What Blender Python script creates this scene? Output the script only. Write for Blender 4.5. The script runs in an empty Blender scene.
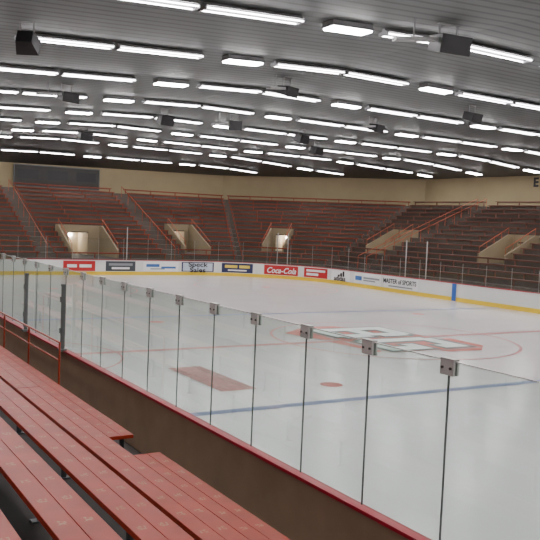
import bpy, math, random
from mathutils import Vector, Matrix
random.seed(4)
C = bpy.context.scene.collection
ICE = -4.1

# ---------------------------------------------------------------- materials
def mat(name, col, rough=0.6, metal=0.0, var=0.0, vscale=8.0, bump=0.0, spec=0.5, emit=None, es=0.0):
    m = bpy.data.materials.new(name); m.use_nodes = True
    nt = m.node_tree; b = nt.nodes['Principled BSDF']
    b.inputs['Base Color'].default_value = (*col, 1)
    b.inputs['Roughness'].default_value = rough
    b.inputs['Metallic'].default_value = metal
    b.inputs['Specular IOR Level'].default_value = spec
    if var > 0:
        tc = nt.nodes.new('ShaderNodeTexCoord'); n = nt.nodes.new('ShaderNodeTexNoise')
        n.inputs['Scale'].default_value = vscale; n.inputs['Detail'].default_value = 4
        nt.links.new(tc.outputs['Object'], n.inputs['Vector'])
        mx = nt.nodes.new('ShaderNodeMix'); mx.data_type = 'RGBA'
        mx.inputs[6].default_value = (*[c*(1-var) for c in col], 1)
        mx.inputs[7].default_value = (*[min(1, c*(1+var)) for c in col], 1)
        nt.links.new(n.outputs['Fac'], mx.inputs[0]); nt.links.new(mx.outputs[2], b.inputs['Base Color'])
        if bump > 0:
            bp = nt.nodes.new('ShaderNodeBump'); bp.inputs['Strength'].default_value = bump
            nt.links.new(n.outputs['Fac'], bp.inputs['Height']); nt.links.new(bp.outputs[0], b.inputs['Normal'])
    if emit:
        b.inputs['Emission Color'].default_value = (*emit, 1); b.inputs['Emission Strength'].default_value = es
    return m

def glassmat(name, tint, g0, g1, haze=0.0):
    m = bpy.data.materials.new(name); m.use_nodes = True
    nt = m.node_tree; nt.nodes.clear()
    o = nt.nodes.new('ShaderNodeOutputMaterial'); t = nt.nodes.new('ShaderNodeBsdfTransparent')
    g = nt.nodes.new('ShaderNodeBsdfGlossy'); g.inputs['Roughness'].default_value = 0.02
    g.inputs['Color'].default_value = (0.9, 0.95, 0.93, 1)
    t.inputs['Color'].default_value = (*tint, 1)
    f = nt.nodes.new('ShaderNodeLayerWeight'); f.inputs['Blend'].default_value = 0.5
    pw = nt.nodes.new('ShaderNodeMath'); pw.operation = 'POWER'; pw.inputs[1].default_value = 4
    mu = nt.nodes.new('ShaderNodeMath'); mu.operation = 'MULTIPLY_ADD'; mu.inputs[1].default_value = g1; mu.inputs[2].default_value = g0
    mx = nt.nodes.new('ShaderNodeMixShader')
    base = t.outputs[0]
    if haze > 0:
        d = nt.nodes.new('ShaderNodeBsdfDiffuse'); d.inputs['Color'].default_value = (0.56, 0.70, 0.62, 1)
        pz = nt.nodes.new('ShaderNodeMath'); pz.operation = 'POWER'; pz.inputs[1].default_value = 3
        mz = nt.nodes.new('ShaderNodeMath'); mz.operation = 'MULTIPLY_ADD'; mz.inputs[1].default_value = haze*8; mz.inputs[2].default_value = haze
        h = nt.nodes.new('ShaderNodeMixShader')
        nt.links.new(f.outputs['Facing'], pz.inputs[0]); nt.links.new(pz.outputs[0], mz.inputs[0]); nt.links.new(mz.outputs[0], h.inputs[0])
        nt.links.new(t.outputs[0], h.inputs[1]); nt.links.new(d.outputs[0], h.inputs[2]); base = h.outputs[0]
    nt.links.new(f.outputs['Facing'], pw.inputs[0]); nt.links.new(pw.outputs[0], mu.inputs[0]); nt.links.new(mu.outputs[0], mx.inputs[0])
    nt.links.new(base, mx.inputs[1]); nt.links.new(g.outputs[0], mx.inputs[2])
    nt.links.new(mx.outputs[0], o.inputs[0])
    return m

def stripes(name, c1, c2, axis, freq, rough=0.6, bump=0.4):
    m = mat(name, c1, rough); nt = m.node_tree; b = nt.nodes['Principled BSDF']
    tc = nt.nodes.new('ShaderNodeTexCoord')
    mx = nt.nodes.new('ShaderNodeMix'); mx.data_type = 'RGBA'
    mx.inputs[6].default_value = (*c1, 1); mx.inputs[7].default_value = (*c2, 1)
    s = nt.nodes.new('ShaderNodeSeparateXYZ'); nt.links.new(tc.outputs['Object'], s.inputs[0])
    mul = nt.nodes.new('ShaderNodeMath'); mul.operation = 'MULTIPLY'; mul.inputs[1].default_value = freq
    nt.links.new(s.outputs[axis], mul.inputs[0])
    fr = nt.nodes.new('ShaderNodeMath'); fr.operation = 'FRACT'; nt.links.new(mul.outputs[0], fr.inputs[0])
    gt = nt.nodes.new('ShaderNodeMath'); gt.operation = 'GREATER_THAN'; gt.inputs[1].default_value = 0.72
    nt.links.new(fr.outputs[0], gt.inputs[0])
    nt.links.new(gt.outputs[0], mx.inputs[0])
    n = nt.nodes.new('ShaderNodeTexNoise'); n.inputs['Scale'].default_value = 0.35; n.inputs['Detail'].default_value = 5
    nt.links.new(tc.outputs['Object'], n.inputs['Vector'])
    m2 = nt.nodes.new('ShaderNodeMix'); m2.data_type = 'RGBA'; m2.blend_type = 'MULTIPLY'; m2.inputs[0].default_value = 0.5
    nt.links.new(mx.outputs[2], m2.inputs[6]); nt.links.new(n.outputs['Fac'], m2.inputs[7])
    nt.links.new(m2.outputs[2], b.inputs['Base Color'])
    bp = nt.nodes.new('ShaderNodeBump'); bp.inputs['Strength'].default_value = bump; bp.inputs['Distance'].default_value = 0.05
    nt.links.new(gt.outputs[0], bp.inputs['Height']); nt.links.new(bp.outputs[0], b.inputs['Normal'])
    return m

M = {}
M['ice'] = mat('ice', (0.80, 0.775, 0.775), 0.20, var=0.06, vscale=0.5, spec=0.55)
M['white'] = mat('board_white', (0.72, 0.72, 0.70), 0.4, var=0.04, vscale=3)
M['yellow'] = mat('kick_yellow', (0.80, 0.55, 0.03), 0.45)
M['redcap'] = mat('cap_red', (0.40, 0.012, 0.03), 0.4, var=0.15, vscale=6)
M['brown'] = mat('board_back_brown', (0.30, 0.19, 0.125), 0.5, var=0.25, vscale=2)
M['redpaint'] = mat('ice_red', (0.55, 0.09, 0.08), 0.4, var=0.1, vscale=4)
M['pinkpaint'] = mat('ice_faded_red', (0.48, 0.15, 0.15), 0.4, var=0.1, vscale=4)
M['bannerpaint'] = mat('ice_banner_red', (0.42, 0.15, 0.14), 0.4, var=0.3, vscale=6)
M['bluepaint'] = mat('ice_blue', (0.16, 0.20, 0.38), 0.4, var=0.1, vscale=4)
M['darkpaint'] = mat('ice_green_grey', (0.11, 0.16, 0.14), 0.4)
M['orange'] = mat('ice_orange', (0.55, 0.11, 0.08), 0.4, var=0.3, vscale=3)
M['paintwhite'] = mat('ice_white_paint', (0.72, 0.80, 0.76), 0.4)
M['glass'] = glassmat('rink_glass', (0.75, 0.83, 0.79), 0.05, 0.8, 0.03)
M['farglass'] = glassmat('far_rink_glass', (0.90, 0.91, 0.90), 0.02, 0.3)
M['seam'] = mat('seam_dark', (0.10, 0.12, 0.115), 0.4)
M['steel'] = mat('steel', (0.6, 0.6, 0.58), 0.4, metal=0.2)
M['darksteel'] = mat('dark_steel', (0.05, 0.055, 0.06), 0.5, metal=0.2)
M['poststeel'] = mat('post_steel', (0.13, 0.14, 0.14), 0.5, metal=0.2)
M['bolt'] = mat('bolt', (0.12, 0.12, 0.12), 0.3, metal=0.8)
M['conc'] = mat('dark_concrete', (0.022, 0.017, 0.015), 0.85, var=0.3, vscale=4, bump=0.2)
M['platform'] = mat('stand_concrete', (0.115, 0.092, 0.077), 0.8, var=0.35, vscale=0.5)
M['farseat'] = mat('far_seat_red', (0.27, 0.053, 0.026), 0.6, var=0.5, vscale=0.4)
M['farworn'] = mat('far_seat_worn_red', (0.19, 0.078, 0.056), 0.6, var=0.4, vscale=0.5)
M['rail'] = mat('rail_red', (0.38, 0.05, 0.02), 0.4)
M['farrail'] = mat('rail_orange_red', (0.46, 0.09, 0.035), 0.5)
M['wall'] = mat('wall_beige', (0.36, 0.29, 0.17), 0.75, var=0.1, vscale=0.8)
M['entwall'] = mat('entrance_wall_tan', (0.28, 0.22, 0.135), 0.75, var=0.12, vscale=0.8)
M['black'] = mat('black_plastic', (0.012, 0.012, 0.014), 0.5)
M['grey'] = mat('grey_metal', (0.30, 0.30, 0.30), 0.5)
M['pole'] = mat('pole_grey', (0.42, 0.40, 0.38), 0.5)
M['housing'] = mat('lamp_housing', (0.22, 0.22, 0.23), 0.5)
M['tube'] = mat('tube', (1, 1, 1), 0.5, emit=(1.0, 0.955, 0.97), es=26)
M['lens'] = mat('lens', (1, 1, 1), 0.5, emit=(1.0, 0.97, 0.96), es=60)
M['floor'] = mat('floor_concrete', (0.07, 0.06, 0.055), 0.7, var=0.2, vscale=1)
M['ceil'] = stripes('ceiling_deck', (0.165, 0.18, 0.18), (0.09, 0.10, 0.10), 1, 2.2)
M['tunnel'] = mat('tunnel_beige', (0.62, 0.52, 0.36), 0.7)
M['scorebox'] = mat('scoreboard_dark', (0.035, 0.033, 0.03), 0.6, var=0.2, vscale=1)

def seatmat():
    m = mat('bleacher_red', (0.34, 0.029, 0.011), 0.42, var=0.35, vscale=3, bump=0.05, spec=0.3)
    nt = m.node_tree; b = nt.nodes['Principled BSDF']
    src = b.inputs['Base Color'].links[0].from_socket
    tc = nt.nodes.new('ShaderNodeTexCoord'); s = nt.nodes.new('ShaderNodeSeparateXYZ')
    nt.links.new(tc.outputs['Object'], s.inputs[0])
    def math_(op, a, bv):
        n = nt.nodes.new('ShaderNodeMath'); n.operation = op
        for i, v in enumerate((a, bv)):
            if v is None: continue
            if isinstance(v, (int, float)): n.inputs[i].default_value = v
            else: nt.links.new(v, n.inputs[i])
        return n.outputs[0]
    fy = math_('FRACT', math_('MULTIPLY', s.outputs[1], 1/0.46), None)
    dy = math_('LESS_THAN', math_('ABSOLUTE', math_('SUBTRACT', fy, 0.5), None), 0.085)
    dx = math_('LESS_THAN', math_('ABSOLUTE', math_('ADD', s.outputs[0], 0.0), None), 0.035)
    n = nt.nodes.new('ShaderNodeTexNoise'); n.inputs['Scale'].default_value = 45
    nt.links.new(tc.outputs['Object'], n.inputs['Vector'])
    k = math_('MULTIPLY', math_('MULTIPLY', dy, dx), math_('GREATER_THAN', n.outputs['Fac'], 0.5))
    k = math_('MULTIPLY', k, 0.45)
    mx = nt.nodes.new('ShaderNodeMix'); mx.data_type = 'RGBA'
    nt.links.new(k, mx.inputs[0]); nt.links.new(src, mx.inputs[6]); mx.inputs[7].default_value = (0.42, 0.27, 0.15, 1)
    nt.links.new(mx.outputs[2], b.inputs['Base Color'])
    return m
M['seat'] = seatmat()

# ---------------------------------------------------------------- mesh builder
class MB:
    def __init__(s): s.v = []; s.f = []; s.mi = []
    def quad(s, pts, mi=0):
        b = len(s.v); s.v += [tuple(p) for p in pts]; s.f.append(tuple(range(b, b+len(pts)))); s.mi.append(mi)
    def box(s, c, d, mi=0, rot=None):
        b = len(s.v); hx, hy, hz = d[0]/2, d[1]/2, d[2]/2
        for x, y, z in [(-1,-1,-1),(1,-1,-1),(1,1,-1),(-1,1,-1),(-1,-1,1),(1,-1,1),(1,1,1),(-1,1,1)]:
            p = Vector((x*hx, y*hy, z*hz))
            if rot: p = rot @ p
            s.v.append((c[0]+p.x, c[1]+p.y, c[2]+p.z))
        for f in [(0,3,2,1),(4,5,6,7),(0,1,5,4),(1,2,6,5),(2,3,7,6),(3,0,4,7)]:
            s.f.append(tuple(b+i for i in f)); s.mi.append(mi)
    def b6(s, x0, x1, y0, y1, z0, z1, mi=0):
        s.box(((x0+x1)/2, (y0+y1)/2, (z0+z1)/2), (abs(x1-x0), abs(y1-y0), abs(z1-z0)), mi)
    def tube(s, p, q, r, mi=0, n=8, r2=None):
        p = Vector(p); q = Vector(q); a = (q-p).normalized(); r2 = r if r2 is None else r2
        u = a.orthogonal().normalized(); w = a.cross(u); b = len(s.v)
        for c, rr in ((p, r), (q, r2)):
            for i in range(n):
                t = 2*math.pi*i/n; s.v.append(tuple(c + u*math.cos(t)*rr + w*math.sin(t)*rr))
        for i in range(n):
            j = (i+1) % n; s.f.append((b+i, b+j, b+n+j, b+n+i)); s.mi.append(mi)
        s.f.append(tuple(b+i for i in reversed(range(n)))); s.mi.append(mi)
        s.f.append(tuple(b+n+i for i in range(n))); s.mi.append(mi)
    def obj(s, name, mats, parent=None, loc=None, rot=None, bevel=0):
        me = bpy.data.meshes.new(name); me.from_pydata(s.v, [], s.f)
        for m in (mats if isinstance(mats, list) else [mats]): me.materials.append(M[m] if isinstance(m, str) else m)
        for p, i in zip(me.polygons, s.mi): p.material_index = i
        o = bpy.data.objects.new(name, me); C.objects.link(o)
        if loc: o.location = loc
        if rot: o.rotation_euler = rot
        if parent: o.parent = parent
        if bevel:
            bv = o.modifiers.new('bevel', 'BEVEL'); bv.width = bevel; bv.segments = 2; bv.limit_method = 'ANGLE'
        return o

def empty(name, loc=(0, 0, 0), rot=(0, 0, 0)):
    o = bpy.data.objects.new(name, None); o.empty_display_size = 0.2
    o.location = loc; o.rotation_euler = rot; C.objects.link(o); return o
def top(o, label, cat, group=None, kind=None):
    o['label'] = label; o['category'] = cat
    if group: o['group'] = group
    if kind: o['kind'] = kind
    return o
def struct(o, label, cat):
    o['kind'] = 'structure'; o['label'] = label; o['category'] = cat; return o

def text_mesh(name, body, size, m, parent, matrix, shear=0.0, extrude=0.004, align='CENTER', sx=1.0, bold=0.0):
    cu = bpy.data.curves.new(name, 'FONT'); cu.body = body; cu.size = size
    cu.align_x = align; cu.align_y = 'CENTER'; cu.extrude = extrude; cu.shear = shear; cu.space_line = 0.85; cu.offset = bold
    t = bpy.data.objects.new('tmp', cu); C.objects.link(t)
    bpy.context.view_layer.update()
    me = bpy.data.meshes.new_from_object(t.evaluated_get(bpy.context.evaluated_depsgraph_get()))
    bpy.data.objects.remove(t)
    me.materials.clear(); me.materials.append(M[m] if isinstance(m, str) else m)
    o = bpy.data.objects.new(name, me); C.objects.link(o)
    o.matrix_world = matrix @ Matrix.Diagonal((sx, 1, 1, 1))
    if parent:
        o.parent = parent; o.matrix_parent_inverse = parent.matrix_world.inverted()
    return o

# ---------------------------------------------------------------- rink
X0, X1, YE, YB, R = 5.4, 33.3, 53.6, -8.0, 8.5
CX, CY = (X0+X1)/2, 22.9
def path():
    pts = []
    def arc(cx, cy, a0, a1, n=24):
        for i in range(n+1):
            a = math.radians(a0+(a1-a0)*i/n)
            pts.append(((cx+R*math.cos(a), cy+R*math.sin(a)), (math.cos(a), math.sin(a))))
    arc(X1-R, YE-R, 0, 90); arc(X0+R, YE-R, 90, 180); arc(X0+R, YB+R, 180, 270); arc(X1-R, YB+R, 270, 360)
    return pts
P = path()
def ring(name, o0, o1, z0, z1, m, parent):
    mb = MB(); n = len(P)
    for i in range(n):
        j = (i+1) % n
        def pt(k, o, z): (x, y), (a, b) = P[k]; return (x+a*o, y+b*o, z)
        mb.quad([pt(i,o0,z0), pt(i,o0,z1), pt(j,o0,z1), pt(j,o0,z0)])
        mb.quad([pt(i,o1,z0), pt(j,o1,z0), pt(j,o1,z1), pt(i,o1,z1)])
        mb.quad([pt(i,o0,z1), pt(i,o1,z1), pt(j,o1,z1), pt(j,o0,z1)])
        mb.quad([pt(i,o0,z0), pt(j,o0,z0), pt(j,o1,z0), pt(i,o1,z0)])
    return mb.obj(name, m, parent)
BT = -3.03
boards = empty('dasher_boards', (CX, CY, ICE)); bpy.context.view_layer.update()
def keep(o, par):
    o.parent = par; o.matrix_parent_inverse = Matrix.Translation(par.location).inverted(); return o
keep(ring('board_panel', 0.0, 0.05, ICE+0.24, BT-0.04, 'white', None), boards)
keep(ring('kickplate', -0.012, 0.05, ICE, ICE+0.24, 'yellow', None), boards)
keep(ring('cap_rail', -0.03, 0.11, BT-0.04, BT, 'redcap', None), boards)
keep(ring('outer_panel', 0.052, 0.08, ICE, BT-0.042, 'brown', None), boards)
top(boards, 'white rink boards with yellow kickplate and red cap rail', 'rink boards')

# ice
mb = MB(); mb.quad([(x, y, ICE) for (x, y), n in P])
ice = mb.obj('ice_surface', 'ice'); top(ice, 'smooth white ice sheet with painted hockey lines', 'ice rink')
def mark(name, quads, m, z=0.006):
    b = MB()
    for q in quads: b.quad([(x, y, ICE+z) for x, y in q])
    return b.obj(name, m, ice)
def rect(x0, x1, y0, y1): return [(x0, y0), (x1, y0), (x1, y1), (x0, y1)]
def ringq(cx, cy, r0, r1, a0=0, a1=360, n=64):
    q = []
    for i in range(n):
        a = math.radians(a0+(a1-a0)*i/n); b = math.radians(a0+(a1-a0)*(i+1)/n)
        q.append([(cx+r0*math.cos(a), cy+r0*math.sin(a)), (cx+r1*math.cos(a), cy+r1*math.sin(a)),
                  (cx+r1*math.cos(b), cy+r1*math.sin(b)), (cx+r0*math.cos(b), cy+r0*math.sin(b))])
    return q
def disc(cx, cy, r, n=24): return [[(cx+r*math.cos(2*math.pi*i/n), cy+r*math.sin(2*math.pi*i/n)) for i in range(n)]]
def union(rects):
    xs = sorted({round(v, 4) for r in rects for v in (r[0], r[1])}); ys = sorted({round(v, 4) for r in rects for v in (r[2], r[3])})
    out = []
    for a, b_ in zip(xs, xs[1:]):
        for c, d in zip(ys, ys[1:]):
            mx_, my_ = (a+b_)/2, (c+d)/2
            if any(r[0] < mx_ < r[1] and r[2] < my_ < r[3] for r in rects): out.append(rect(a, b_, c, d))
    return out
mark('blue_line', [rect(X0+.02, X1-.02, 14.85, 15.15)], 'bluepaint')
mark('blue_line', [rect(X0+.02, X1-.02, 30.6, 30.9)], 'bluepaint')
mark('center_line', [rect(X0+.02, X1-.02, CY-.17, CY+.17)], 'pinkpaint')
mark('goal_line', [rect(X0+1.6, X1-1.6, YE-3.4, YE-3.33)], 'redpaint')
mark('center_circle', ringq(CX, CY, 4.5, 4.61), 'pinkpaint', 0.008)
mark('referee_crease', ringq(X0+0.1, CY, 3.0, 3.08, -90, 90), 'pinkpaint', 0.008)
for x in (CX-6.8, CX+6.8):
    for y in (16.6, 29.2):
        mark('faceoff_dot', disc(x-(.5 if y < 20 and x < CX else 0), y, .3), 'redpaint', 0.009)
    mark('faceoff_circle', ringq(x, 43.6, 4.5, 4.6), 'pinkpaint', 0.008)
    mark('faceoff_dot', disc(x, 43.6, .3), 'redpaint', 0.009)
mark('ice_banner', [rect(8.95, 9.95, 16.8, 20.0)], 'bannerpaint', 0.01)
LX = CX-.3
wing = [[(LX-3.1, CY+2.2), (LX-2.6, CY+.4), (LX-2.15, CY+.2), (LX-2.0, CY+2.0), (LX-1.2, CY+2.95), (LX+.4, CY+3.0), (LX+.0, CY+3.5), (LX-1.4, CY+3.5)],
        [(LX-2.7, CY-0.2), (LX-2.15, CY-.0), (LX-2.1, CY-2.3), (LX-2.35, CY-2.5)],
        [(LX+2.1, CY-.6), (LX+2.6, CY-.5), (LX+2.5, CY-2.4), (LX+1.6, CY-3.2), (LX+.2, CY-3.1), (LX+.0, CY-2.75), (LX+2.1, CY-2.75)]]
mark('logo_wing', wing, 'orange', 0.012)
LB = [(0, .75, 0, 3.6), (0, 2.1, 0, .75), (0, 2.1, 1.45, 2.15), (0, 2.1, 2.85, 3.6), (1.55, 2.4, .3, 1.6), (1.55, 2.4, 2.0, 3.3)]
LG = [(0, .75, .3, 3.3), (.3, 2.4, 0, .75), (.3, 2.4, 2.85, 3.6), (1.65, 2.4, 0, 1.9), (1.2, 2.4, 1.25, 1.9), (1.65, 2.4, 2.4, 3.6)]
def letter(ex, L, oy):
    return [(LX-1.8+c-ex, LX-1.8+d+ex, oy-b_-ex, oy-a+ex) for a, b_, c, d in L]
mark('logo_letter_field', [rect(LX-1.95, LX+1.95, CY-2.65, CY+2.95)], 'orange', 0.013)
mark('logo_letter_outline', union(letter(.13, LB, CY+2.75)+letter(.13, LG, CY-.1)), 'darkpaint', 0.02)
mark('logo_letter', union(letter(-.05, LB, CY+2.75)), 'paintwhite', 0.03)
mark('logo_letter', union(letter(-.05, LG, CY-.1)), 'paintwhite', 0.03)

# ------------- board adverts
def pos(s):
    if s < 45.1: return Vector((X1, s, 0)), Vector((1, 0, 0)), Vector((0, 1, 0))
    a = (s-45.1)/R
    if a < math.pi/2:
        return Vector((X1-R+R*math.cos(a), YE-R+R*math.sin(a), 0)), Vector((math.cos(a), math.sin(a), 0)), Vector((-math.sin(a), math.cos(a), 0))
    x = X1-R-(s-45.1-R*math.pi/2)
    return Vector((x, YE, 0)), Vector((0, 1, 0)), Vector((-1, 0, 0))
ZA0, ZA1 = ICE+0.27, BT-0.10
def cm(name, c): M[name] = mat(name, c, 0.45); return name
cm('adred', (0.50, 0.015, 0.02)); cm('adnavy', (0.015, 0.02, 0.09)); cm('addark', (0.05, 0.06, 0.07))
cm('adyellow', (0.8, 0.6, 0.08)); cm('adblue', (0.05, 0.15, 0.42)); cm('adtext', (0.02, 0.02, 0.025)); cm('adgrey', (0.25, 0.26, 0.28))
cm('adwhite', (0.85, 0.85, 0.85)); cm('adpale', (0.55, 0.62, 0.72))
def patch(mb, s0, s1, z0, z1, off, mi=0, n=8):
    for i in range(n):
        a = s0+(s1-s0)*i/n; b = s0+(s1-s0)*(i+1)/n
        pa, na, _ = pos(a); pb, nb, _ = pos(b); pa = pa-na*off; pb = pb-nb*off
        mb.quad([(pb.x, pb.y, z0), (pa.x, pa.y, z0), (pa.x, pa.y, z1), (pb.x, pb.y, z1)], mi)
def ad(s0, s1, bg, label, marks=(), texts=()):
    mb = MB(); mats = [bg]; patch(mb, s0, s1, ZA0, ZA1, 0.012)
    H = ZA1-ZA0; W = s1-s0
    for (a, b, c, d, m_) in marks:
        if m_ not in mats: mats.append(m_)
        patch(mb, s1-W*a, s1-W*b, ZA0+H*c, ZA0+H*d, 0.03, mats.index(m_), 4)
    o = mb.obj('advertising_board', mats); top(o, label, 'advertising sign', 'adverts on the rink boards')
    for (body, fx, fz, size, m_, sh, sx) in texts:
        p, n, t = pos(s1-W*fx); p = p-n*0.12
        r = -t
        mtx = Matrix(((r.x, 0, -n.x, p.x), (r.y, 0, -n.y, p.y), (0, 1, 0, ZA0+H*fz), (0, 0, 0, 1)))
        tt = text_mesh('sign_text', body, size, m_, None, mtx, sh, bold=0.008, sx=sx); tt.parent = o
ad(64.95, 67.2, 'adred', 'red advertising panel with white lettering band', [(.12,.42,.35,.65,'adwhite'),(.5,.88,.35,.65,'adwhite')])
ad(62.0, 64.2, 'addark', 'dark grey advertising panel with pale stripes', [(.1,.9,.55,.8,'adgrey'),(.2,.8,.2,.4,'adwhite')])
ad(58.65, 61.4, 'adwhite', 'white advertising panel with blue marks', [(.08,.45,.45,.75,'adblue'),(.5,.92,.3,.5,'adblue'),(.2,.6,.2,.3,'adgrey')])
ad(55.9, 58.4, 'adnavy', 'pale blue advertising panel with dark lettering and navy border', [(.04,.96,.08,.92,'adpale')], [('Speck\nSales', .5, .45, .48, 'adtext', 0, 1.3)])
ad(52.96, 55.3, 'adnavy', 'navy advertising panel with yellow lettering bands', [(.1,.5,.5,.8,'adyellow'),(.56,.9,.5,.8,'adyellow'),(.2,.8,.18,.32,'adwhite')])
ad(49.4, 52.1, 'adred', 'red soft drink advertising panel with white script', [], [('Coca-Cola', .5, .45, .58, 'adwhite', .35, .92)])
ad(46.76, 48.9, 'adred', 'red and white advertising panel', [(.1,.9,.6,.82,'adwhite'),(.1,.6,.2,.45,'adwhite')])
ad(44.3, 46.36, 'adwhite', 'white sportswear advertising panel with three-bar mark', [(.34,.44,.42,.58,'adtext'),(.47,.57,.42,.76,'adtext'),(.60,.70,.42,.95,'adtext')], [('adidas', .5, .2, .48, 'adtext', 0, 1.1)])
ad(40.9, 43.8, 'adwhite', 'white advertising panel with grey-blue marks', [(.05,.3,.3,.7,'adblue'),(.36,.95,.5,.66,'adgrey'),(.36,.8,.28,.4,'adgrey')])
ad(37.3, 40.6, 'adwhite', 'white advertising panel with black capital lettering', [(.15,.85,.1,.22,'adgrey')], [('MASTER of SPORTS', .5, .6, .40, 'adtext', 0, .95)])
mb = MB(); patch(mb, 34.0, 34.35, ICE+.02, BT-.05, 0.03); top(mb.obj('blue_line_marker', cm('markblue', (0.03, 0.12, 0.45))), 'blue vertical stripe panel on the white rink boards', 'board marker')

# ------------- near glass
GH = 1.79
W_ = 1.223
def near_panel(y):
    e = empty('glass_panel', (X0, y, BT))
    b = MB(); b.quad([(0, 0.008, 0), (0, W_-0.008, 0), (0, W_-0.008, GH), (0, 0.008, GH)]); b.obj('pane', 'glass', e)
    b = MB(); b.b6(-0.006, 0.006, -0.008, 0.008, 0.0, GH); b.obj('joint_strip', 'seam', e)
    b = MB(); b.b6(-0.008, 0.008, 0.008, W_-0.008, GH, GH+0.010); b.obj('top_edge', 'steel', e)
    b = MB()
    b.b6(-0.035, -0.012, -0.09, 0.09, GH-0.13, GH+0.02); b.b6(0.012, 0.035, -0.09, 0.09, GH-0.13, GH+0.02)
    b.b6(-0.035, 0.035, -0.09, 0.09, GH+0.012, GH+0.03)
    for yy in (-0.055, 0.055):
        b.tube((-0.05, yy, GH-0.06), (-0.03, yy, GH-0.06), 0.014, 1)
    b.obj('clamp', ['steel', 'bolt'], e)
    return top(e, 'tall clear rink glass panel with metal top clamp', 'glass panel', 'glass panels along the near boards')
for i in range(-3, 21): near_panel(5.55+W_*i)
for y in (17.55, 20.75):
    b = MB(); b.b6(-.035, .035, -.04, .04, 0, 1.45); b.b6(-.08, .08, -.1, .1, 0, .05); b.b6(-.045, .045, -.05, .05, 1.45, 1.5)
    for z in (.4, 1.1): b.b6(-.07, -.035, -.03, .03, z, z+.12)
    top(b.obj('gate_post', 'poststeel', None, (X0-0.12, y, BT-0.02)), 'dark steel gate post standing against the rink glass', 'post', 'gate posts by the rink glass')

# ------------- far glass
s = 8.0
while s < 76.5:
    p, n, t = pos(s); q, n2, _ = pos(s+1.83); d = (q-p); L = d.length
    hgt = 1.5 if s > 44 else 1.15
    b = MB(); b.quad([(0.03, 0, 0), (L-.01, 0, 0), (L-.01, 0, hgt), (.03, 0, hgt)], 0); b.b6(-0.006, 0.006, -0.008, 0.008, 0, hgt, 1)
    pp = p+n*0.03
    top(b.obj('glass_panel', ['farglass', 'pole'], None, (pp.x, pp.y, BT), (0, 0, math.atan2(d.y, d.x))),
        'clear rink glass panel with slim grey upright on the boards', 'glass panel', 'glass panels along the far boards')
    s += 1.83
for s in (62.6, 51.2, 50.4, 38.8, 36.9):
    p, n, t = pos(s); p += n*0.2
    b = MB(); b.tube((0, 0, -1.0), (0, 0, 2.3), 0.035, 0); b.b6(-.1, .1, -.1, .1, -1.07, -1.0)
    top(b.obj('net_pole', 'pole', None, (p.x, p.y, BT)), 'slim pale grey pole behind the rink boards', 'pole', 'net poles')

# ---------------------------------------------------------------- near bleachers
TR, RS = 0.76, 0.32
XF, ZS = 4.10, -2.98
YN0, YN1 = 0.4, 27.0
b = MB()
for i in range(9):
    zt = ZS+RS*i-0.43
    xf = XF-TR*i+0.10; xb = xf-TR
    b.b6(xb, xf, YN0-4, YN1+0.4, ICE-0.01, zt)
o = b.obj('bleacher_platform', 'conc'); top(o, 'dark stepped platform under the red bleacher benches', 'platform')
SW = 0.36
def near_bench(xf, zs, y0, y1):
    L = y1-y0; e = empty('bleacher_bench', (xf-SW/2, y0, zs-0.43))
    for dx in (-0.0895, 0.0895):
        b = MB(); b.b6(-0.0875, 0.0875, 0, L, -0.03, 0.02)
        b.obj('seat_board', 'seat', e, (dx, 0, 0.41), bevel=0.004)
    n = max(2, int(L/1.8)+1)
    for k in range(n):
        y = 0.25+(L-0.5)*k/(n-1)
        b = MB(); b.b6(-0.15, 0.15, y-0.025, y+0.025, 0.35, 0.38); b.b6(0.08, 0.13, y-0.02, y+0.02, 0.0, 0.35); b.b6(0.03, 0.17, y-0.04, y+0.04, 0, 0.015)
        b.obj('support', 'darksteel', e)
    return top(e, 'long red wooden bleacher bench with worn seat marks', 'bench', 'red bleacher benches beside the rink')
for i in range(8):
    xf = XF-TR*i; z = ZS+RS*i
    if i == 0:
        near_bench(xf, z, YN0, 9.3); near_bench(xf, z, 10.2, YN1)
    else:
        near_bench(xf, z, YN0-2, 12.2); near_bench(xf, z, 12.22, YN1)
b = MB()
for y in [14.6+2.2*i for i in range(5)]:
    b.tube((4.35, y, -3.75), (4.35, y, -2.38), 0.02)
for z in (-2.38, -2.72):
    b.tube((4.35, 14.6, z), (4.35, 25, z), 0.02)
top(b.obj('guard_rail', 'rail'), 'red painted pipe guard rail in front of the benches', 'railing')

# ---------------------------------------------------------------- far stands
NR, TD, RZ, Z0 = 16, 0.85, 0.345, -3.1
EY, SX = 56.0, 36.0
S2 = math.sqrt(0.5)
def lim_e(d): return 31+0.414*d
def lim_s(d): return 51+0.414*d
def hc(d): return (5+0.586*d)*S2
def cp(u, d): return (33.5+S2*d+S2*u, 53.5+S2*d-S2*u)
def subtract(segs, cut):
    out = []
    for a, b_ in segs:
        if cut[1] <= a or cut[0] >= b_: out.append((a, b_)); continue
        if cut[0] > a+0.4: out.append((a, cut[0]))
        if cut[1] < b_-0.4: out.append((cut[1], b_))
    return out
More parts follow.
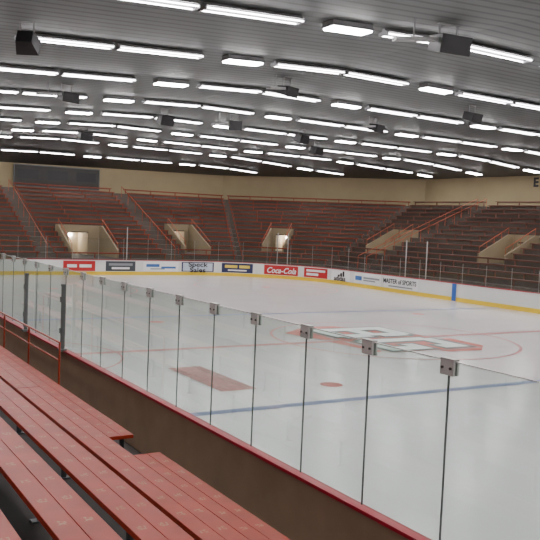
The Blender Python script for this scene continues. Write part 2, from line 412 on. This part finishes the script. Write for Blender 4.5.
# openings: (start, end, first row, last row)
VE = [(17.6, 21.2, 1, 5), (27.0, 29.3, 2, 6)]; VS = [(48.2, 50.6, 4, 7), (36.1, 38.5, 4, 7)]; VC = [(-2.4, -0.5, 3, 6)]
pe, pc, ps = MB(), MB(), MB()
for i in range(NR):
    d0, d1 = i*TD, (i+1)*TD; z = Z0+RZ*i; zl = z-RZ if i else ICE
    es = [(2.0, lim_e(d0))]; ss = [(-10.0, lim_s(d0))]; cs = [(-hc(d0), hc(d0))]
    for V, which in ((VE, 0), (VS, 1), (VC, 2)):
        for c in V:
            if c[2] <= i <= c[3]:
                if which == 0: es = subtract(es, c)
                elif which == 1: ss = subtract(ss, c)
                else: cs = subtract(cs, c)
    for a, c in es:
        c1 = c+(0.414*TD if c == lim_e(d0) else 0)
        pe.quad([(a, EY+d0, zl), (c, EY+d0, zl), (c, EY+d0, z), (a, EY+d0, z)])
        pe.quad([(a, EY+d0, z), (c, EY+d0, z), (c1, EY+d1, z), (a, EY+d1, z)])
    for a, c in ss:
        c1 = c+(0.414*TD if c == lim_s(d0) else 0)
        ps.quad([(SX+d0, a, zl), (SX+d0, a, z), (SX+d0, c, z), (SX+d0, c, zl)])
        ps.quad([(SX+d0, a, z), (SX+d1, a, z), (SX+d1, c1, z), (SX+d0, c, z)])
    for a, c in cs:
        a1 = -hc(d1) if a == -hc(d0) else a; c1 = hc(d1) if c == hc(d0) else c
        pc.quad([(*cp(a, d0), zl), (*cp(c, d0), zl), (*cp(c, d0), z), (*cp(a, d0), z)])
        pc.quad([(*cp(a, d0), z), (*cp(c, d0), z), (*cp(c1, d1), z), (*cp(a1, d1), z)])
DT = NR*TD; ZT = Z0+RZ*(NR-1); DE = 15.45
pe.quad([(2, EY+DT, ZT), (lim_e(DT), EY+DT, ZT), (lim_e(DE), EY+DE, ZT), (2, EY+DE, ZT)])
ps.quad([(SX+DT, -10, ZT), (SX+DE, -10, ZT), (SX+DE, lim_s(DE), ZT), (SX+DT, lim_s(DT), ZT)])
pc.quad([(lim_e(DT), EY+DT, ZT), (SX+DT, lim_s(DT), ZT), (SX+DE, lim_s(DE), ZT), (lim_e(DE), EY+DE, ZT)])
for mbx in (pe, pc, ps):
    top(mbx.obj('grandstand', 'platform'), 'stepped brown concrete grandstand behind the rink', 'grandstand', 'stepped grandstands')

def far_bench(p, q, z, worn=False):
    p = Vector(p); q = Vector(q); d = q-p; L = d.length
    if L < 0.6: return
    b = MB(); b.b6(0, L, -0.13, 0.13, 0.38, 0.43)
    b.b6(0, L, 0.10, 0.13, 0.32, 0.38)
    n = max(2, int(L/2.2)+1)
    for k in range(n):
        x = 0.15+(L-0.3)*k/(n-1); b.b6(x-.03, x+.03, -.04, .04, 0, .38)
    top(b.obj('stand_bench', 'farworn' if worn else 'farseat', None, (p.x, p.y, z), (0, 0, math.atan2(d.y, d.x))),
        'long worn greyish red bench in the grandstand' if worn else 'long dark red bench in the grandstand', 'bench', 'grandstand benches')
AE = [(15.2, 16.3), (24.9, 26.1)]; AS = [(46.3, 47.5), (29.0, 30.2)]
for i in range(NR):
    d = i*TD+0.45; z = Z0+RZ*i
    es = [(4.0, lim_e(d)-0.25)]; ss = [(8.0, lim_s(d)-0.25)]; cs = [(-hc(d)+.2, hc(d)-.2)]
    for c in AE: es = subtract(es, c)
    for c in AS: ss = subtract(ss, c)
    for c in VE:
        if c[2] <= i <= c[3]: es = subtract(es, (c[0]-.2, c[1]+.2))
    for c in VS:
        if c[2] <= i <= c[3]: ss = subtract(ss, (c[0]-.2, c[1]+.2))
    for c in VC:
        if c[2] <= i <= c[3]: cs = subtract(cs, (c[0]-.2, c[1]+.2))
    for a, c in es: far_bench((a, EY+d), (c, EY+d), z)
    for a, c in ss: far_bench((SX+d, c), (SX+d, a), z, True)
    for a, c in cs: far_bench(cp(a, d), cp(c, d), z)

def vomitory(mtx, w, VR0, VR1):
    e = empty('stand_entrance'); e.matrix_world = mtx
    zf = Z0+RZ*(VR0-1); D = (VR1-VR0+1)*TD
    zt = Z0+RZ*(VR1+1); TP = 0.25
    for sx in (-1, 1):
        x = sx*(w/2-0.06)
        b = MB(); x0, x1 = x-0.06, x+0.06
        pr = [(0.02, zf), (D-.02, zf), (D-.02, zt+TP), (D-0.6, zt+TP), (0.02, zf+0.6)]
        b.quad([(x0, y, z) for y, z in pr]); b.quad([(x1, y, z) for y, z in reversed(pr)])
        for k in range(len(pr)):
            (ya, za), (yb, zb) = pr[k], pr[(k+1) % len(pr)]
            b.quad([(x0, ya, za), (x1, ya, za), (x1, yb, zb), (x0, yb, zb)])
        b.obj('side_wall', 'entwall', e)
        b = MB()
        pa = (x, 0.1, zf+0.6); pb = (x, D-0.6, zt+TP)
        for k in range(5):
            f = k/4; yy = pa[1]+(pb[1]-pa[1])*f; zz = pa[2]+(pb[2]-pa[2])*f
            b.tube((x, yy, zz), (x, yy, zz+.45), 0.015)
        b.tube((x, pa[1], pa[2]+.45), (x, pb[1], pb[2]+.45), 0.022)
        b.obj('hand_rail', 'farrail', e)
    b = MB(); b.quad([(-w/2, 0, zf), (w/2, 0, zf), (w/2, D+2.5, zf), (-w/2, D+2.5, zf)]); b.obj('entrance_floor', 'floor', e)
    b = MB(); ow = min(w*0.30, 0.8)
    b.b6(-w/2+.12, -ow, D-.14, D-.02, zf, zt+TP); b.b6(ow, w/2-.12, D-.14, D-.02, zf, zt+TP); b.b6(-ow, ow, D-.14, D-.02, zt-0.25, zt+TP)
    b.obj('back_wall', 'entwall', e)
    b = MB()
    b.quad([(-ow, D, zf), (-ow, D+2.5, zf), (-ow, D+2.5, zt-.2), (-ow, D, zt-.2)]); b.quad([(ow, D, zf), (ow, D, zt-.2), (ow, D+2.5, zt-.2), (ow, D+2.5, zf)])
    b.quad([(-ow, D+2.5, zf), (ow, D+2.5, zf), (ow, D+2.5, zt-.2), (-ow, D+2.5, zt-.2)]); b.quad([(-ow, D, zt-.2), (-ow, D+2.5, zt-.2), (ow, D+2.5, zt-.2), (ow, D, zt-.2)])
    b.obj('tunnel', 'tunnel', e)
    b = MB(); b.b6(-.22, .22, D+2.3, D+2.48, zt-.66, zt-.5); b.obj('tunnel_lamp', 'lens', e)
    return top(e, 'beige walled grandstand entrance with red handrails', 'entrance', 'grandstand entrances')
for a, c, r0, r1 in VE: vomitory(Matrix.Translation(((a+c)/2, EY+r0*TD, 0)), c-a, r0, r1)
for a, c, r0, r1 in VS: vomitory(Matrix.Translation((SX+r0*TD, (a+c)/2, 0)) @ Matrix.Rotation(-math.pi/2, 4, 'Z'), c-a, r0, r1)
for a, c, r0, r1 in VC: vomitory(Matrix.Translation((*cp((a+c)/2, r0*TD), 0)) @ Matrix.Rotation(-math.pi/4, 4, 'Z'), c-a, r0, r1)
def aisle_rail(fn, i0=0, i1=NR):
    b = MB(); prev = None
    for i in range(i0, i1, 2):
        x, y = fn(i*TD+0.3); z = Z0+RZ*i
        b.tube((x, y, z), (x, y, z+0.95), 0.016); cur = (x, y, z+0.95)
        if prev: b.tube(prev, cur, 0.022)
        prev = cur
    top(b.obj('aisle_rail', 'farrail'), 'red pipe handrail climbing the grandstand aisle', 'railing', 'grandstand aisle handrails')
aisle_rail(lambda d: (SX+d, 46.4)); aisle_rail(lambda d: (SX+d, 47.4)); aisle_rail(lambda d: (25.5, EY+d), 0, 16)
aisle_rail(lambda d: (SX+d, 29.6)); aisle_rail(lambda d: (15.7, EY+d))

# ---------------------------------------------------------------- room
RX = 17.0; ZR = 5.76
def zw(x): return 4.3+0.0116*(x-17)
def base_z(x): return ZR-0.045*(RX-x) if x < RX else ZR-0.012*(x-RX)
def ceil_z(x, y):
    t = min(1, max(0, (x-42)/9.5, (y-62)/9.5, (x+y-93)/15.9)); zb = base_z(min(x, 42)); return zb-(zb-zw(x))*t
b = MB()
def cq(pts): b.quad([(x, y, ceil_z(x, y)) for x, y in pts])
cq([(-14, -16), (-14, 62), (RX, 62), (RX, -16)])
cq([(RX, -16), (RX, 62), (31, 62), (42, 51), (42, -16)])
Z = lambda p: (*p, base_z(min(p[0], 42))); O_ = lambda p: (*p, zw(p[0]))
b.quad([Z((42, -16)), Z((42, 51)), O_((51.5, 57.4)), O_((51.5, -16))])
b.quad([Z((42, 51)), Z((31, 62)), O_((37.4, 71.5)), O_((51.5, 57.4))])
b.quad([Z((31, 62)), Z((RX, 62)), O_((RX, 71.5)), O_((37.4, 71.5))])
b.quad([Z((RX, 62)), Z((-14, 62)), O_((-14, 71.5)), O_((RX, 71.5))])
struct(b.obj('ceiling', 'ceil'), 'grey ribbed metal deck ceiling', 'ceiling')
def wall(name, p, q, z1=None):
    b = MB(); b.quad([(*p, ICE-.02), (*q, ICE-.02), (*q, z1 or zw(q[0])+.02), (*p, z1 or zw(p[0])+.02)])
    struct(b.obj(name, 'wall'), 'plain beige painted wall', 'wall')
wall('wall_end', (-14, 71.5), (37.4, 71.5)); wall('wall_corner', (37.4, 71.5), (51.5, 57.4)); wall('wall_side', (51.5, 57.4), (51.5, -16))
wall('wall_back', (51.5, -16), (-14, -16), 5.76); wall('wall_near', (-14, -16), (-14, 71.5), 4.36)
b = MB(); b.quad([(-14, -16, ICE-.02), (51.5, -16, ICE-.02), (51.5, 71.5, ICE-.02), (-14, 71.5, ICE-.02)])
struct(b.obj('floor', 'floor'), 'dark concrete arena floor', 'floor')

# ---------------------------------------------------------------- lights
def inside(x, y): return -13 < x < 49.5 and -15 < y < 70.5 and x+y < 105
def strip_proto():
    e = empty('strip_light'); L = 2.9
    b = MB(); b.b6(-L/2, L/2, -0.07, 0.07, -0.09, 0.0)
    b.quad([(-L/2, -0.07, -0.08), (L/2, -0.07, -0.08), (L/2, -0.26, -0.11), (-L/2, -0.26, -0.11)])
    b.quad([(-L/2, 0.07, -0.08), (-L/2, 0.26, -0.11), (L/2, 0.26, -0.11), (L/2, 0.07, -0.08)])
    for sx in (-1, 1): b.b6(sx*L/2-.03, sx*L/2+.03, -.2, .2, -.19, -.08)
    h = b.obj('housing', 'housing', e)
    ts = []
    for y in (-0.18, 0.18):
        b = MB(); b.tube((-L/2+.04, y, -0.155), (L/2-.04, y, -0.155), 0.018, 0, 6); ts.append(b.obj('lamp_tube', 'tube', e))
    return e, [h]+ts
def high_proto():
    e = empty('high_output_light'); L = 1.35
    b = MB(); b.b6(-L/2, L/2, -0.26, 0.26, -0.13, 0.0); b.b6(-L/2-.03, L/2+.03, -0.29, 0.29, -0.16, -0.13)
    h = b.obj('housing', 'housing', e)
    b = MB(); b.b6(-L/2+.03, L/2-.03, -0.25, 0.25, -0.21, -0.161); l = b.obj('lens', 'lens', e)
    return e, [h, l]
SP, HP = strip_proto(), high_proto()
def place(proto, x, y, label, cat, group, first):
    if not first:
        e = proto[0].copy(); C.objects.link(e)
        for c in proto[1]:
            k = c.copy(); k.parent = e; C.objects.link(k)
    else: e = proto[0]
    za, zb = ceil_z(x-1.45, y+.3), ceil_z(x+1.45, y+.3)
    e.location = (x, y, min((za+zb)/2, ceil_z(x, y+.3))-0.025)
    e.rotation_euler = (0, math.atan((za-zb)/2.9), 0)
    top(e, label, cat, group)
fs = fh = True
for n in range(-4, 9):
    y = 18.2+5.95*n
    for m in range(-2, 5):
        x = 13.2+8.75*m
        if inside(x, y): place(HP, x, y, 'bright white square-ended high output ceiling light', 'ceiling light', 'high output ceiling lights', fh); fh = False
        for dx in (2.7, 5.75):
            if inside(x+dx+1.5, y): place(SP, x+dx, y, 'long white fluorescent strip light on the ceiling', 'ceiling light', 'fluorescent strip lights', fs); fs = False

# ---------------------------------------------------------------- hung equipment
def speaker(x, y, w, h, rz, tilt, kind):
    zc = ceil_z(x, y)-0.03
    e = empty('loudspeaker' if kind == 'spk' else 'spotlight_unit', (x, y, zc), (0, 0, rz))
    rt = Matrix.Rotation(tilt, 3, 'X')
    b = MB(); b.tube((-w*.3, 0, -0.0), (-w*.3, 0, -.3-h*.5), 0.02, 0); b.tube((w*.3, 0, 0), (w*.3, 0, -.3-h*.5), 0.02, 0)
    b.b6(-w*.35, w*.35, -.04, .04, -.02, 0.0)
    b.obj('bracket', 'grey', e)
    b = MB(); cz = -0.3-h/2
    hw, hh, dd = w/2, h/2, w*.4
    fr = [(-hw, -dd, -hh), (hw, -dd, -hh), (hw, -dd, hh), (-hw, -dd, hh)]; bk = [(-hw*.7, dd, -hh*.8), (hw*.7, dd, -hh*.8), (hw*.7, dd, hh*.8), (-hw*.7, dd, hh*.8)]
    tr = lambda p: tuple(rt @ Vector(p)+Vector((0, 0, cz)))
    F = [tr(p) for p in fr]; K = [tr(p) for p in bk]
    b.quad(F); b.quad(list(reversed(K)))
    for k in range(4): b.quad([F[k], K[k], K[(k+1) % 4], F[(k+1) % 4]])
    b.obj('cabinet', 'black', e)
    b = MB(); g = [tr((a*.88, -dd-.012, c*.88)) for a, _, c in fr]; b.quad(g); b.obj('grille', 'black', e)
    if kind == 'spot':
        b = MB(); ra = Matrix.Rotation(-.12, 3, 'Y')
        b.box((-w*1.15, -.1, cz-.02), (w*1.35, .22, .10), 0, ra); b.tube((-w*1.2, -.1, 0), (-w*1.2, -.1, cz), .02); b.obj('side_arm', 'grey', e)
        top(e, 'black equipment box with grey side arm hung from ceiling', 'ceiling equipment', 'hung equipment boxes')
    else: top(e, 'black tilted loudspeaker hung from the ceiling', 'loudspeaker', 'hung loudspeakers')
speaker(5.62, 22.7, .62, .48, 2.6, .5, 'spk')
speaker(15.6, 16.8, 1.0, .5, -.1, .2, 'spot')
speaker(16.9, 27.2, .75, .4, .4, .2, 'spot')
speaker(16.9, 39.2, .8, .5, .2, .3, 'spk')
speaker(26.2, 26.4, .75, .4, .2, .3, 'spk')
speaker(26.0, 33.0, .75, .4, .4, .2, 'spot')
speaker(16.5, 51.2, .9, .5, .2, .3, 'spk')
speaker(26.0, 40.0, .8, .5, .3, .3, 'spk')
speaker(20.4, 38.0, .7, .5, -.2, .2, 'spot')
speaker(30.5, 45.0, .8, .5, .3, .3, 'spk')
speaker(10.0, 33.5, .8, .4, .3, .2, 'spot')

# scoreboard
e = empty('scoreboard', (20.6, 71.35, 3.25))
b = MB(); b.b6(-3.8, 3.8, -.2, .1, -.92, .92); b.obj('cabinet', 'scorebox', e)
b = MB()
for z in (-.92, .92): b.b6(-3.85, 3.85, -.24, -.18, z-.04, z+.04)
for x in (-3.82, 3.82): b.b6(x-.04, x+.04, -.24, -.18, -.92, .92)
b.obj('frame', 'poststeel', e)
b = MB()
for x in (-2.6, 0, 2.6): b.b6(x-.9, x+.9, -.21, -.2, -.25, .55)
b.obj('display', 'black', e)
top(e, 'dark grey unlit scoreboard on the beige wall', 'scoreboard')
mtx = Matrix(((0, 0, -1, 51.46), (-1, 0, 0, 44.35), (0, 1, 0, 4.12), (0, 0, 0, 1)))
o = text_mesh('section_letter', 'E', 1.0, 'black', None, mtx, extrude=0.02, bold=0.04)
top(o, 'black section letter painted on the beige wall', 'sign')

# ---------------------------------------------------------------- camera
cam = bpy.data.cameras.new('camera'); cam.sensor_width = 36; cam.lens = 800/540*36; cam.clip_end = 300
co = bpy.data.objects.new('camera', cam); C.objects.link(co); bpy.context.scene.camera = co
yaw = math.radians(31.2); p = math.atan(47/800)
f = Vector((math.sin(yaw)*math.cos(p), math.cos(yaw)*math.cos(p), -math.sin(p)))
q = f.to_track_quat('-Z', 'Y')
co.matrix_world = q.to_matrix().to_4x4() @ Matrix.Rotation(0.042, 4, 'Z')
w = bpy.data.worlds.new('world'); bpy.context.scene.world = w; w.use_nodes = True
w.node_tree.nodes['Background'].inputs[0].default_value = (0.02, 0.02, 0.02, 1)
